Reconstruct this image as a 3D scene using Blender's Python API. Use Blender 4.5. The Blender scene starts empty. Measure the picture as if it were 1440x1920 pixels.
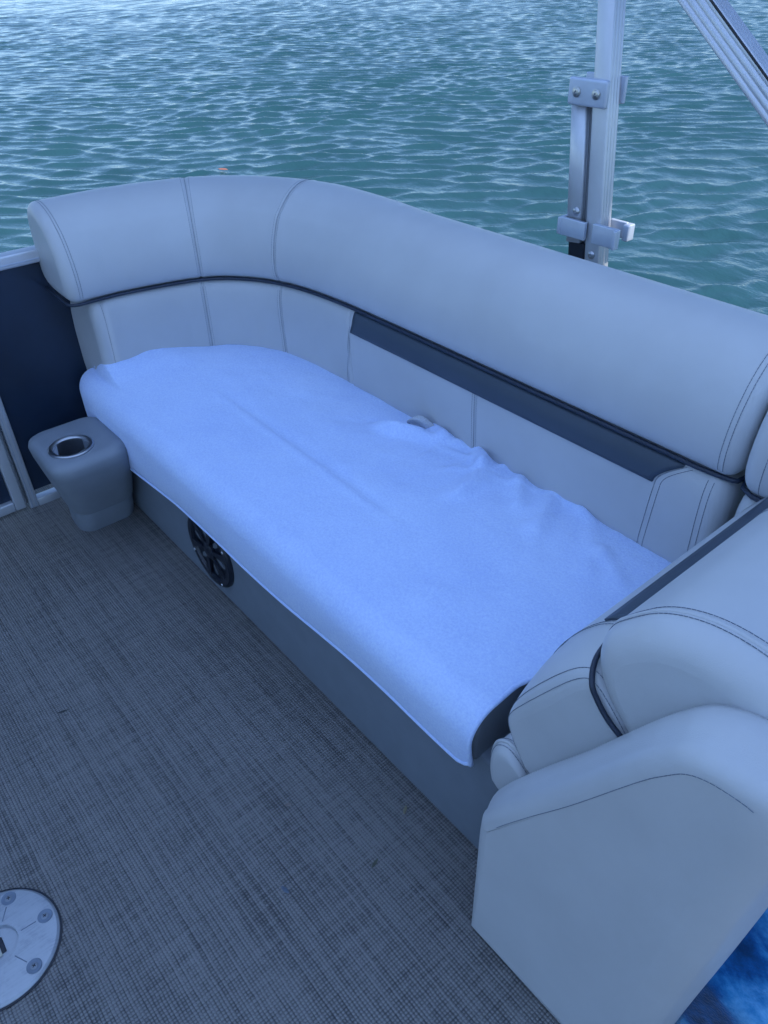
import bpy, bmesh, math, random
import numpy as np
from mathutils import Vector, Matrix
random.seed(4); RNG = np.random.default_rng(7)
scene = bpy.context.scene
COL = scene.collection

# ------------------------------------------------------------------ camera
FPX, CX, CY = 1442.0, 720.0, 960.0
def _n(v): return v / np.linalg.norm(v)
_vx = -_n(np.array([-755 - CX, -75 - CY, FPX]))
_dn = _n(np.array([780 - CX, 2894 - CY, FPX])); _dn = _n(_dn - _vx * _vx.dot(_dn))
_rz = -_dn; _ry = np.cross(_rz, _vx)
RW = np.stack([_vx, _ry, _rz])                       # world = RW @ camera(x right, y down, z forward)
CAM = np.array([0, 0, 1.45])
cd = bpy.data.cameras.new('camera'); cam = bpy.data.objects.new('camera', cd); COL.objects.link(cam)
m = Matrix.Identity(4)
for r in range(3):
    m[r][0] = RW[r][0]; m[r][1] = -RW[r][1]; m[r][2] = -RW[r][2]; m[r][3] = CAM[r]
cam.matrix_world = m
cd.sensor_fit = 'VERTICAL'; cd.sensor_height = 24.0; cd.sensor_width = 18.0
cd.lens = 24.0 * FPX / 1920.0
cd.clip_start = 0.05; cd.clip_end = 3000
scene.camera = cam

# ------------------------------------------------------------------ world and sun
SUN_EL, SUN_AZ = math.radians(52), math.radians(8)   # azimuth measured from +X towards +Y
w = bpy.data.worlds.new('World'); scene.world = w; w.use_nodes = True
nt = w.node_tree; nt.nodes.clear()
sky = nt.nodes.new('ShaderNodeTexSky'); sky.sky_type = 'NISHITA'; sky.sun_disc = False
sky.sun_elevation = SUN_EL; sky.sun_rotation = math.pi / 2 - SUN_AZ
sky.ozone_density = 6.0; sky.dust_density = 0.0; sky.air_density = 0.75
bg = nt.nodes.new('ShaderNodeBackground'); bg.inputs['Strength'].default_value = 0.11
wo = nt.nodes.new('ShaderNodeOutputWorld')
nt.links.new(sky.outputs[0], bg.inputs[0]); nt.links.new(bg.outputs[0], wo.inputs[0])
sl = bpy.data.lights.new('sun', 'SUN'); sl.energy = 4.3; sl.angle = math.radians(0.5); sl.color = (1, .95, .88)
so = bpy.data.objects.new('sun', sl); COL.objects.link(so)
sd = Vector((math.cos(SUN_EL) * math.cos(SUN_AZ), math.cos(SUN_EL) * math.sin(SUN_AZ), math.sin(SUN_EL)))
so.rotation_euler = sd.to_track_quat('Z', 'Y').to_euler(); so.location = (4, 1, 6)
vs = scene.view_settings
vs.view_transform = 'Standard'; vs.look = 'None'; vs.gamma = 1.0; vs.use_curve_mapping = False
vs.exposure = 0.93
scene.cycles.max_bounces = 8

# ------------------------------------------------------------------ materials
class NT:
    def __init__(s, name):
        s.m = bpy.data.materials.new(name); s.m.use_nodes = True
        s.t = s.m.node_tree; s.b = s.t.nodes['Principled BSDF']
        s.co = s.t.nodes.new('ShaderNodeTexCoord')
    def n(s, t, **k):
        x = s.t.nodes.new('ShaderNode' + t)
        for a, v in k.items(): setattr(x, a, v)
        return x
    def l(s, a, b): s.t.links.new(a, b)
    def math(s, op, a, b=None, c=None):
        x = s.n('Math', operation=op)
        for i, v in enumerate((a, b, c)):
            if v is None: continue
            if isinstance(v, (int, float)): x.inputs[i].default_value = v
            else: s.l(v, x.inputs[i])
        return x.outputs[0]
    def map(s, scale=(1, 1, 1), rot=(0, 0, 0), src=None):
        x = s.n('Mapping'); x.inputs['Scale'].default_value = scale; x.inputs['Rotation'].default_value = rot
        s.l(src or s.co.outputs['Object'], x.inputs[0]); return x.outputs[0]
    def noise(s, scale, vec=None, detail=3, rough=.55):
        x = s.n('TexNoise'); x.inputs['Scale'].default_value = scale; x.inputs['Detail'].default_value = detail
        x.inputs['Roughness'].default_value = rough
        s.l(vec or s.co.outputs['Object'], x.inputs['Vector']); return x.outputs[0]
    def ramp(s, fac, stops):
        x = s.n('ValToRGB'); e = x.color_ramp.elements
        while len(e) < len(stops): e.new(.5)
        for i, (p, c) in enumerate(stops): e[i].position = p; e[i].color = (*c, 1)
        s.l(fac, x.inputs[0]); return x.outputs[0]
    def bump(s, h, strength, dist):
        x = s.n('Bump'); x.inputs['Strength'].default_value = strength; x.inputs['Distance'].default_value = dist
        s.l(h, x.inputs['Height'])
        s.l(x.outputs[0], s.b.inputs['Normal']); return x
    def set(s, **k):
        for a, v in k.items():
            a = a.replace('_', ' ')
            if a == 'Base Color': v = (*v, 1)
            s.b.inputs[a].default_value = v
        return s

def simple(name, col, rough=.5, metal=0., nscale=40, var=.12, bump=0., bscale=600, spec=.5):
    k = NT(name); k.set(Roughness=rough, Metallic=metal); k.b.inputs['Specular IOR Level'].default_value = spec
    nz = k.noise(nscale)
    k.l(k.ramp(nz, [(.25, tuple(c * (1 - var) for c in col)), (.75, tuple(min(1, c * (1 + var)) for c in col))]), k.b.inputs['Base Color'])
    if bump: k.bump(k.noise(bscale, detail=2), bump, .001)
    return k.m

def vinyl(name, col, rough=.42):
    k = NT(name); k.set(Roughness=rough)
    nz = k.noise(5, detail=4)
    k.l(k.ramp(nz, [(.3, tuple(c * .95 for c in col)), (.7, tuple(c * 1.05 for c in col))]), k.b.inputs['Base Color'])
    r = k.n('MapRange'); r.inputs[3].default_value = rough - .06; r.inputs[4].default_value = rough + .08
    k.l(k.noise(14), r.inputs[0]); k.l(r.outputs[0], k.b.inputs['Roughness'])
    v = k.n('TexVoronoi'); v.inputs['Scale'].default_value = 620; k.l(k.co.outputs['Object'], v.inputs['Vector'])
    h = k.math('ADD', k.math('MULTIPLY', v.outputs['Distance'], .35), k.math('MULTIPLY', k.noise(9, detail=2), 3.0))
    k.bump(h, .35, .0012)
    return k.m

M = {}
M['vinyl'] = vinyl('grey_vinyl', (.46, .48, .50))
M['vinyl_dark'] = vinyl('charcoal_vinyl', (.17, .19, .22), .5)
M['vinyl_navy'] = vinyl('navy_vinyl', (.040, .060, .088), .45)
M['plastic_base'] = simple('grey_moulded_plastic', (.155, .185, .225), .55, 0, 20, .06, .15, 900)
M['plastic_cup'] = simple('grey_textured_plastic', (.20, .23, .27), .5, 0, 20, .06, .15, 900)
M['piping'] = simple('dark_piping', (.012, .022, .045), .45)
M['thread'] = simple('grey_thread', (.15, .185, .24), .8)
M['black'] = simple('black_plastic', (.008, .012, .022), .4)
M['navy_panel'] = simple('navy_painted_panel', (.012, .023, .046), .32, 0, 6, .25, .1, 60)
M['alu'] = simple('brushed_aluminium', (.58, .61, .66), .45, .6, 25, .04)
M['alu_flat'] = simple('anodised_clamp', (.50, .56, .66), .5, .6, 25, .06)
M['steel'] = simple('stainless_steel', (.42, .44, .47), .28, 1.0, 25, .05)
M['plate'] = None
def canvas_mat():
    k = NT('canopy_canvas'); nz = k.noise(60)
    tr = k.n('BsdfTranslucent'); df = k.n('BsdfDiffuse'); mx = k.n('MixShader'); mx.inputs[0].default_value = .78
    k.l(k.ramp(nz, [(.3, (.60, .74, .95)), (.7, (.64, .78, .98))]), tr.inputs[0]); df.inputs[0].default_value = (.22, .34, .60, 1)
    k.l(df.outputs[0], mx.inputs[1]); k.l(tr.outputs[0], mx.inputs[2])
    k.l(mx.outputs[0], k.t.nodes['Material Output'].inputs[0]); return k.m
M['canvas'] = canvas_mat()
M['web'] = simple('grey_webbing', (.42, .46, .52), .85, 0, 300, .2)

def towel_mat():
    k = NT('terry_towel'); k.set(Roughness=.95); k.b.inputs['Specular IOR Level'].default_value = .15
    k.b.inputs['Sheen Weight'].default_value = .25; k.b.inputs['Sheen Roughness'].default_value = .5
    big = k.noise(6, detail=4); fine = k.noise(190, detail=5, rough=.75)
    mix = k.math('ADD', k.math('MULTIPLY', big, .25), k.math('MULTIPLY', fine, .75))
    k.l(k.ramp(mix, [(.34, (.44, .57, .92)), (.60, (.58, .72, 1.0))]), k.b.inputs['Base Color'])
    h = k.math('ADD', k.math('MULTIPLY', k.noise(170, detail=5, rough=.8), 1.0), k.math('MULTIPLY', k.noise(60, detail=2), .5))
    k.bump(h, .55, .005)
    return k.m
M['towel'] = towel_mat()

def tiedye_mat():
    k = NT('blue_plush_towel'); k.set(Roughness=.9); k.b.inputs['Sheen Weight'].default_value = .3
    k.b.inputs['Specular IOR Level'].default_value = .1
    wv = k.noise(9, k.map((1, 1.6, 1), (0, 0, .6)), 6, .65)
    k.l(k.ramp(wv, [(.36, (.001, .040, .12)), (.48, (.004, .10, .30)), (.56, (.03, .22, .48)), (.68, (.14, .40, .68))]), k.b.inputs['Base Color'])
    k.bump(k.math('ADD', k.noise(260, detail=3), k.math('MULTIPLY', wv, 1.2)), .4, .005)
    return k.m
M['tiedye'] = tiedye_mat()

def floor_mat():
    k = NT('woven_vinyl_floor'); k.set(Roughness=.62)
    sx = k.n('SeparateXYZ'); 
    # slight waviness of the yarns
    wob = k.n('TexNoise'); wob.inputs['Scale'].default_value = 30; k.l(k.co.outputs['Object'], wob.inputs['Vector'])
    off = k.n('VectorMath', operation='MULTIPLY_ADD'); off.inputs[1].default_value = (.0028, .0028, 0)
    k.l(wob.outputs['Color'], off.inputs[0]); k.l(k.co.outputs['Object'], off.inputs[2])
    k.l(off.outputs[0], sx.inputs[0])
    P = .0062
    u = k.math('DIVIDE', sx.outputs[0], P); v = k.math('DIVIDE', sx.outputs[1], P)
    fu = k.math('FLOOR', u); fv = k.math('FLOOR', v)
    cu = k.math('ABSOLUTE', k.math('SUBTRACT', k.math('SUBTRACT', u, fu), .5))   # 0 centre .. .5 edge
    cv = k.math('ABSOLUTE', k.math('SUBTRACT', k.math('SUBTRACT', v, fv), .5))
    par = k.math('MODULO', k.math('ABSOLUTE', k.math('ADD', fu, fv)), 2.0)       # over / under
    def thread(cc, other):   # height of a yarn: round across, rising along
        a = k.math('SUBTRACT', 1.0, k.math('POWER', k.math('MULTIPLY', cc, 2.0), 2.5))
        b = k.math('SUBTRACT', 1.0, k.math('MULTIPLY', k.math('POWER', k.math('MULTIPLY', other, 2.0), 2.0), .7))
        return k.math('MULTIPLY', a, b)
    hw = thread(cv, cu); hf = thread(cu, cv)
    h = k.n('Mix'); h.data_type = 'FLOAT'
    k.l(par, h.inputs[0]); k.l(hw, h.inputs[2]); k.l(hf, h.inputs[3]); h = h.outputs[0]
    # yarn colours: one tone per yarn in each direction, plus short dashes
    def wn(a, b=None, seed=0.0):
        c = k.n('CombineXYZ'); k.l(a, c.inputs[0]); c.inputs[2].default_value = seed
        if b is not None: k.l(b, c.inputs[1])
        x = k.n('TexWhiteNoise'); k.l(c.outputs[0], x.inputs[0]); return x.outputs[0]
    long_ = k.noise(1.0, k.map((5, 170, 1)), 3); short = k.noise(1.0, k.map((120, 7, 1)), 3)
    tone = k.math('ADD', k.math('MULTIPLY', long_, .58), k.math('MULTIPLY', short, .46))
    tone = k.math('ADD', tone, k.math('MULTIPLY', wn(fu, fv), .13))
    tone = k.math('ADD', tone, k.math('MULTIPLY', wn(fv, None, 3.0), .16))
    tone = k.math('ADD', tone, k.math('MULTIPLY', k.noise(3.0, detail=5, rough=.6), .19))
    tone = k.math('ADD', k.math('MULTIPLY', tone, .75), k.math('MULTIPLY', h, .33))  # yarn height mixed into the tone: painted shade in the weave gaps
    k.l(k.ramp(tone, [(.41, (.021, .021, .022)), (.62, (.090, .089, .090)), (.84, (.22, .215, .21))]), k.b.inputs['Base Color'])
    hb = k.math('ADD', h, k.math('MULTIPLY', k.noise(500), .4))
    k.bump(hb, .9, .0022)
    return k.m
M['floor'] = floor_mat()

def plate_mat():
    k = NT('worn_plate_aluminium'); k.set(Roughness=.42, Metallic=.35)
    nz = k.noise(22, detail=6, rough=.7); sc = k.noise(1.0, k.map((300, 25, 1), (0, 0, .5)), 2)
    t = k.math('ADD', k.math('MULTIPLY', nz, .7), k.math('MULTIPLY', sc, .3))
    k.l(k.ramp(t, [(.30, (.24, .27, .31)), (.48, (.36, .39, .43)), (.7, (.40, .43, .47))]), k.b.inputs['Base Color'])
    r = k.n('MapRange'); r.inputs[3].default_value = .3; r.inputs[4].default_value = .6
    k.l(nz, r.inputs[0]); k.l(r.outputs[0], k.b.inputs['Roughness'])
    k.bump(t, .2, .0015)
    return k.m
M['plate'] = plate_mat()

def water_mat():
    k = NT('lake_water'); k.set(Roughness=.09, IOR=1.42)
    nz = k.noise(.5, detail=3)
    k.l(k.ramp(nz, [(.3, (.015, .056, .078)), (.7, (.020, .070, .096))]), k.b.inputs['Base Color'])
    h = k.math('ADD', k.noise(9, k.map((1, 1.7, 1), (0, 0, .2)), 3, .6), k.math('MULTIPLY', k.noise(34, k.map((1, 1.5, 1)), 2), .25))
    k.bump(h, .3, .025)
    return k.m
M['water'] = water_mat()

# ------------------------------------------------------------------ helpers
def link(name, me, mat, parent=None, smooth=True, kind=None):
    if mat is not None: me.materials.append(mat)
    if smooth: me.polygons.foreach_set('use_smooth', [True] * len(me.polygons))
    o = bpy.data.objects.new(name, me); COL.objects.link(o)
    if parent is not None: o.parent = parent
    if kind: o['kind'] = kind
    return o
def mesh(name, V, F, mat, parent=None, smooth=True, kind=None, off=None):
    V = np.asarray(V, float)
    me = bpy.data.meshes.new(name); me.from_pydata(V.tolist(), [], [tuple(int(i) for i in f) for f in F]); me.update()
    bm = bmesh.new(); bm.from_mesh(me); bmesh.ops.recalc_face_normals(bm, faces=bm.faces); bm.to_mesh(me); bm.free()
    o = link(name, me, mat, parent, smooth, kind)
    if smooth and any(len(p.vertices) > 8 for p in me.polygons):     # flat end caps stay flat
        bm = bmesh.new(); bm.from_mesh(me)
        for f in bm.faces:
            if len(f.verts) > 8:
                f.smooth = False
                for e in f.edges: e.smooth = False
        bm.to_mesh(me); bm.free()
    return o
def thing(name, label, cat, loc=(0, 0, 0), group=None):
    o = bpy.data.objects.new(name, None); COL.objects.link(o); o.location = loc; o.empty_display_size = .05
    o['label'] = label; o['category'] = cat
    if group: o['group'] = group
    return o
def tag(o, label, cat, group=None):
    o['label'] = label; o['category'] = cat
    if group: o['group'] = group
    return o
def keep(o, parent):
    """parent without moving (the parents are never rotated or scaled)"""
    o.parent = parent; o.location = Vector(o.location) - Vector(parent.location); return o
def autosmooth(o, ang=35):
    me = o.data
    bm = bmesh.new(); bm.from_mesh(me)
    for e in bm.edges:
        if len(e.link_faces) == 2 and e.calc_face_angle(0) > math.radians(ang): e.smooth = False
    bm.to_mesh(me); bm.free(); return o
def loft(rings, closed=True, cap=True):
    n = len(rings[0]); V = np.concatenate(rings); F = []
    for i in range(len(rings) - 1):
        for j in range(n if closed else n - 1):
            a, b = i * n + j, i * n + (j + 1) % n
            F.append((a, b, b + n, a + n))
    if cap:
        F.append(tuple(range(n))[::-1]); F.append(tuple(range((len(rings) - 1) * n, len(rings) * n)))
    return V, F
def tube_vf(P, r, n=8, cap=True):
    P = np.asarray(P, float); rings = []
    T = np.gradient(P, axis=0); T /= np.linalg.norm(T, axis=1)[:, None] + 1e-12
    up = np.array([0, 0, 1.]) if abs(T[0][2]) < .9 else np.array([1., 0, 0])
    for p, t in zip(P, T):
        a = up - t * t.dot(up); a /= np.linalg.norm(a); b = np.cross(t, a); up = a
        rings.append(np.array([p + r * (math.cos(q) * a + math.sin(q) * b) for q in np.linspace(0, 2 * math.pi, n, endpoint=False)]))
    return loft(rings, True, cap)
def tube(name, P, r, mat, parent=None, n=8):
    V, F = tube_vf(P, r, n); return mesh(name, V, F, mat, parent)
def resample(P, step):
    P = np.asarray(P, float); s = np.r_[0, np.cumsum(np.linalg.norm(np.diff(P, axis=0), axis=1))]
    m_ = max(2, int(s[-1] / step) + 1); q = np.linspace(0, s[-1], m_)
    return np.stack([np.interp(q, s, P[:, k]) for k in range(P.shape[1])], 1)
def smooth_line(P, n=200):
    """Catmull-Rom through P"""
    P = np.asarray(P, float); Q = np.vstack([2 * P[0] - P[1], P, 2 * P[-1] - P[-2]]); out = []
    for i in range(1, len(Q) - 2):
        t = np.linspace(0, 1, max(2, n // (len(P) - 1)), endpoint=False)[:, None]
        a, b, c, d = Q[i - 1], Q[i], Q[i + 1], Q[i + 2]
        out.append(.5 * (2 * b + (c - a) * t + (2 * a - 5 * b + 4 * c - d) * t ** 2 + (3 * b - a - 3 * c + d) * t ** 3))
    return np.vstack(out + [P[-1:]])
def stitches(name, P, mat, parent, dash=.0055, gap=.0014, r=.00055):
    """a row of thread dashes along the polyline P, one mesh"""
    Q = resample(P, .0005 if False else .0011); V = []; F = []
    nd = int(round(dash / .0011)); st = nd + max(1, int(round(gap / .0011)))
    for i in range(0, len(Q) - nd, st):
        v, f = tube_vf(Q[[i, i + nd]], r, 5); b = len(V)
        V += v.tolist(); F += [tuple(x + b for x in q) for q in f]
    if not F: return None
    return mesh(name, V, F, mat, parent)
def rbox(name, lo, hi, mat, parent=None, bevel=.004, seg=3, taper=None):
    bm = bmesh.new(); bmesh.ops.create_cube(bm, size=1)
    lo, hi = Vector(lo), Vector(hi); c = (lo + hi) / 2; s = hi - lo
    for v in bm.verts:
        v.co = Vector((v.co.x * s.x, v.co.y * s.y, v.co.z * s.z)) + c
    if taper: taper(bm)
    if bevel: bmesh.ops.bevel(bm, geom=list(bm.edges), offset=bevel, segments=seg, profile=.6, affect='EDGES')
    bmesh.ops.recalc_face_normals(bm, faces=bm.faces)
    me = bpy.data.meshes.new(name); bm.to_mesh(me); bm.free()
    return autosmooth(link(name, me, mat, parent, True), 40)
def lathe(name, prof, mat, parent=None, n=40, centre=(0, 0, 0), axis='Z', smooth=True, ang=35):
    """prof: (radius, height) pairs"""
    V = []; F = []; c = np.array(centre)
    for r, h in prof:
        for q in np.linspace(0, 2 * math.pi, n, endpoint=False):
            x, y = r * math.cos(q), r * math.sin(q)
            V.append(c + (np.array([x, y, h]) if axis == 'Z' else np.array([x, h, y]) if axis == 'Y' else np.array([h, x, y])))
    for i in range(len(prof) - 1):
        for j in range(n):
            a, b = i * n + j, i * n + (j + 1) % n; F.append((a, b, b + n, a + n))
    o = mesh(name, V, F, mat, parent, smooth)
    bm = bmesh.new(); bm.from_mesh(o.data); bmesh.ops.remove_doubles(bm, verts=bm.verts, dist=1e-6); bm.to_mesh(o.data); bm.free()
    return autosmooth(o, ang)
def chaikin(P, it=2, closed=True):
    P = np.asarray(P, float)
    for _ in range(it):
        Q = np.roll(P, -1, 0); P = np.stack([.75 * P + .25 * Q, .25 * P + .75 * Q], 1).reshape(-1, P.shape[1])
    return P
def inset(P, d):
    """move a closed 2-D outline inwards by d along its vertex normals"""
    P = np.asarray(P, float); T = np.roll(P, -1, 0) - np.roll(P, 1, 0); T /= np.linalg.norm(T, axis=1)[:, None] + 1e-12
    N = np.stack([-T[:, 1], T[:, 0]], 1)
    area = .5 * np.sum(P[:, 0] * np.roll(P[:, 1], -1) - np.roll(P[:, 0], -1) * P[:, 1])
    return P + N * (d if area > 0 else -d)

def inset_clean(P, d):
    """inset without loops at tight corners: points that come too near the outline are replaced along their neighbours"""
    P = np.asarray(P, float); Q = inset(P, d)
    if d < 1e-6: return Q
    A = resample(np.vstack([P, P[:1]]), .0015)
    dist = np.array([np.min(np.hypot(*(A - q).T)) for q in Q]); ok = dist > d * .97
    ok[0] = ok[-1] = True
    i = np.arange(len(P))
    return np.stack([np.interp(i, i[ok], Q[ok, k]) for k in (0, 1)], 1)
def shrink(P, d):
    """draw a closed outline in by about d, towards the middle of its box"""
    P = np.asarray(P, float); lo, hi = P.min(0), P.max(0); c = (lo + hi) / 2; h = (hi - lo) / 2
    return c + (P - c) * (1 - d / h)
# ------------------------------------------------------------------ water
def axis_pts(lo, hi, c0, c1, fine, g_lo, g_hi, turn=58):
    """even spacing between c0 and c1, growing slowly out to `turn`, then fast to the horizon"""
    a = list(np.arange(c0, c1, fine)); b = []
    st, x = fine, a[-1]
    while x < hi: st = min(st * (g_hi if x < turn else 1.09), 60); x += st; a.append(x)
    st, x = fine, a[0]
    while x > lo: st = min(st * (g_lo if x > -turn else 1.09), 60); x -= st; b.append(x)
    return np.array(b[::-1] + a)
WATER_Z = -.45
def build_water():
    xs = axis_pts(-900, 900, -8, 1.0, .032, 1.0034, 1.05); ys = axis_pts(-900, 1200, 1.2, 8, .027, 1.05, 1.0032)
    dx = np.gradient(xs); dy = np.gradient(ys)
    X, Y = np.meshgrid(xs, ys); sp = np.maximum(dx[None, :], dy[:, None])
    Z = np.zeros_like(X); DX = np.zeros_like(X); DY = np.zeros_like(X)
    r = np.random.default_rng(11)
    main = math.radians(136)
    wx = X + .16 * np.sin(Y * .9 + 1) + .12 * np.sin(X * .7 + Y * 1.3); wy = Y + .14 * np.sin(X * .8 + 2) + .10 * np.sin(X * 1.9 - Y * .6)
    for i in range(120):
        if i < 62: lam = r.uniform(.18, .43); sg = .38; amp = .0068
        elif i < 74: lam = r.uniform(.7, 1.5); sg = .35; amp = .0014
        else: lam = .085 * (.20 / .085) ** r.random(); sg = .55; amp = .0030
        th = main + r.normal(0, sg)
        k = 2 * math.pi / lam
        A = amp * lam * r.uniform(.5, 1.3)
        ph = r.uniform(0, 6.283)
        arg = k * (wx * math.cos(th) + wy * math.sin(th)) + ph
        fade = np.clip((lam / sp - 2.2) / 1.2, 0, 1)
        Z += fade * A * np.sin(arg)
        DX += fade * A * math.cos(th) * np.cos(arg) * .6; DY += fade * A * math.sin(th) * np.cos(arg) * .6
    gust = .82 + .22 * np.sin(X * .45 + Y * .2 + 1.2) * np.sin(Y * .38 - X * .15)
    Z *= gust
    V = np.stack([X + DX, Y + DY, Z + WATER_Z], -1).reshape(-1, 3)
    nx, ny = len(xs), len(ys)
    idx = np.arange(nx * ny).reshape(ny, nx)
    F = np.stack([idx[:-1, :-1], idx[:-1, 1:], idx[1:, 1:], idx[1:, :-1]], -1).reshape(-1, 4)
    me = bpy.data.meshes.new('water')
    me.vertices.add(len(V)); me.vertices.foreach_set('co', V.ravel())
    me.loops.add(F.size); me.loops.foreach_set('vertex_index', F.ravel().astype(np.int32))
    me.polygons.add(len(F)); me.polygons.foreach_set('loop_start', np.arange(0, F.size, 4, dtype=np.int32))
    me.update(calc_edges=True)
    return link('water', me, M['water'], None, True, 'structure')
build_water()

# ------------------------------------------------------------------ deck
deck = rbox('deck_floor', (-2.46, -2.2, -.14), (2.6, 1.62, 0), M['floor'], None, .004, 2); deck['kind'] = 'structure'

# ------------------------------------------------------------------ sofa: path and sections
PATH = smooth_line([(-2.108, .612), (-2.10, .78), (-2.045, .985), (-1.955, 1.085), (-1.83, 1.145), (-1.66, 1.172), (-1.45, 1.178), (-.95, 1.178), (-.472, 1.178)], 480)
PATH = resample(PATH, .004)
PS = np.r_[0, np.cumsum(np.linalg.norm(np.diff(PATH, axis=0), axis=1))]
_T = np.gradient(PATH, axis=0)
for _ in range(6): _T[1:-1] = (_T[:-2] + _T[1:-1] * 2 + _T[2:]) / 4
_T /= np.linalg.norm(_T, axis=1)[:, None]
PN = np.stack([-_T[:, 1], _T[:, 0]], 1)            # outward (away from the seat)
def at_path(s):
    p = np.array([np.interp(s, PS, PATH[:, 0]), np.interp(s, PS, PATH[:, 1])])
    nn = np.array([np.interp(s, PS, PN[:, 0]), np.interp(s, PS, PN[:, 1])]); return p, nn / np.linalg.norm(nn)
def s_of(x=None, y=None):
    if x is not None: i = np.argmin(np.abs(PATH[:, 0] - x) + (PATH[:, 1] < .95) * 9)
    else: i = np.argmin(np.abs(PATH[:, 1] - y) + (PATH[:, 0] > -1.9) * 9)
    return PS[i]
STOT = PS[-1]
UP = np.array([(.010, .664), (-.006, .672), (-.016, .695), (-.017, .735), (-.006, .79), (.020, .845), (.056, .883), (.10, .904), (.145, .907), (.178, .890), (.196, .852), (.202, .76), (.202, .664)])
LO = np.array([(.012, .662), (.000, .652), (-.010, .625), (-.012, .57), (-.009, .50), (-.005, .42), (0, .36), (0, .28), (.200, .28), (.200, .662)])
def dense(P, it=2, keep_from=None):
    return chaikin(P, it)
UPP, LOP = dense(UP), dense(LO)
def wide(s):
    """the curved end leans out a little more than the straight run"""
    return 1.0 + .20 * np.clip((1.05 - s) / .35, 0, 1) - .14 * np.clip((.25 - s) / .25, 0, 1)
def place(s, prof):
    p, nn = at_path(s); d = prof[:, 0] * np.where(prof[:, 0] > .03, wide(s), 1.0)
    return np.c_[p[0] + nn[0] * d, p[1] + nn[1] * d, prof[:, 1]]
def sweep(prof, s0, s1, seams, cap0=.03, cap1=.03, step=.02, pth=place):
    ss = set(np.round(np.arange(s0 + cap0, s1 - cap1, step), 5)); ss |= {s0 + cap0, s1 - cap1}
    for q in seams:
        for o in (-.016, -.010, -.006, -.003, 0, .003, .006, .010, .016): ss.add(q + o)
    ss = sorted(x for x in ss if s0 + cap0 <= x <= s1 - cap1); rings = []
    for a in np.linspace(math.pi / 2, 0, 8)[:-1]:
        rings.append(pth(s0 + cap0 * (1 - math.sin(a)), shrink(prof, cap0 * (1 - math.cos(a)))))
    for s in ss:
        g = sum(.0022 * math.exp(-((s - q) / .0035) ** 2) - .0012 * (math.exp(-((s - q - .010) / .005) ** 2) + math.exp(-((s - q + .010) / .005) ** 2)) for q in seams)
        rings.append(pth(s, inset(prof, g)))
    for a in np.linspace(0, math.pi / 2, 8)[1:]:
        rings.append(pth(s1 - cap1 * (1 - math.sin(a)), shrink(prof, cap1 * (1 - math.cos(a)))))
    return loft(rings)
def face_line(prof, s_fun, z0, z1, n=30, lift=.0006):
    """points on the front face of the swept cushion between heights z0 and z1"""
    half = prof[np.argsort(prof[:, 1])]
    zs = np.linspace(z0, z1, n); out = []
    front = [p for p in prof if p[0] < .16]
    fz = np.array(sorted([(p[1], p[0]) for p in front]))
    for z in zs:
        d = np.interp(z, fz[:, 0], fz[:, 1]) - lift
        s = s_fun(z) if callable(s_fun) else s_fun
        out.append(place(s, np.array([[d, z]]))[0])
    return np.array(out)
def over_top(prof, s, off=0., z0=.68, lift=.0006):
    """line over the front, top and part of the back of the upper cushion at s"""
    i0 = np.argmin(np.abs(prof[:, 1] - z0) + (prof[:, 0] > .03) * 9); n = len(prof)
    c = prof.mean(0); Q = []
    k = i0
    for _ in range(n):
        Q.append(prof[k]);
        if prof[k][0] > .19 and prof[k][1] < .86: break
        k = (k + 1) % n
    if Q[min(3, len(Q) - 1)][1] < Q[0][1]: Q = [prof[(i0 - j) % n] for j in range(n) if prof[(i0 - j) % n][1] > .66]
    Q = np.array(Q); Q = Q + lift * (Q - c) / np.linalg.norm(Q - c, axis=1)[:, None]
    return place(s + off, Q)

SEAM_A, SEAM_B = s_of(y=.985), s_of(x=-1.86)
S_STRIPE0, S_MID, S_STRIPE1, S_END = s_of(x=-1.565), s_of(x=-1.105), s_of(x=-.60), STOT - .04

sofa = thing('sofa', 'grey vinyl corner bench sofa with curved backrest and navy stripe, under the light blue towel', 'sofa')
V, F = sweep(UPP, 0, STOT, [SEAM_A, SEAM_B]); o = mesh('upper_backrest', V, F, M['vinyl'], sofa)
V, F = sweep(LOP, .054, STOT - .006, [SEAM_A, SEAM_B, S_MID, S_STRIPE0 - .02]); o2 = mesh('lower_backrest', V, F, M['vinyl'], sofa)
# stitching
for q in (SEAM_A, SEAM_B):
    for off in (-.0075, .0075):
        stitches('stitching', over_top(UPP, q, off), M['thread'], o)
    stitches('stitching', over_top(UPP, q, 0), M['thread'], o, .02, .0011)
    for off in (-.0075, 0, .0075): stitches('stitching', face_line(LOP, q + off, .44, .648), M['thread'], o2)
for q in (.032, .040, STOT - .026, STOT - .036): stitches('stitching', over_top(UPP, q), M['thread'], o)
for q in (.084, STOT - .050, STOT - .038): stitches('stitching', face_line(LOP, q, .43, .648), M['thread'], o2)
for off in (-.0075, 0, .0075): stitches('stitching', face_line(LOP, S_MID + off, .43, .598), M['thread'], o2)
def seam_left(z): return S_STRIPE0 - .003 - .030 * np.clip((.62 - z) / .16, 0, 1) ** .7
def seam_right(z): return S_STRIPE1 - .018 + .05 * np.clip((z - .60) / .05, 0, 1) ** 1.6 - .012 * np.clip((.6 - z) / .15, 0, 1)
for off in (0, .006): stitches('stitching', face_line(LOP, lambda z: seam_left(z) - off, .43, .650), M['thread'], o2)
for off in (0, .012): stitches('stitching', face_line(LOP, lambda z: seam_right(z) + off, .43, .650), M['thread'], o2)
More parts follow.
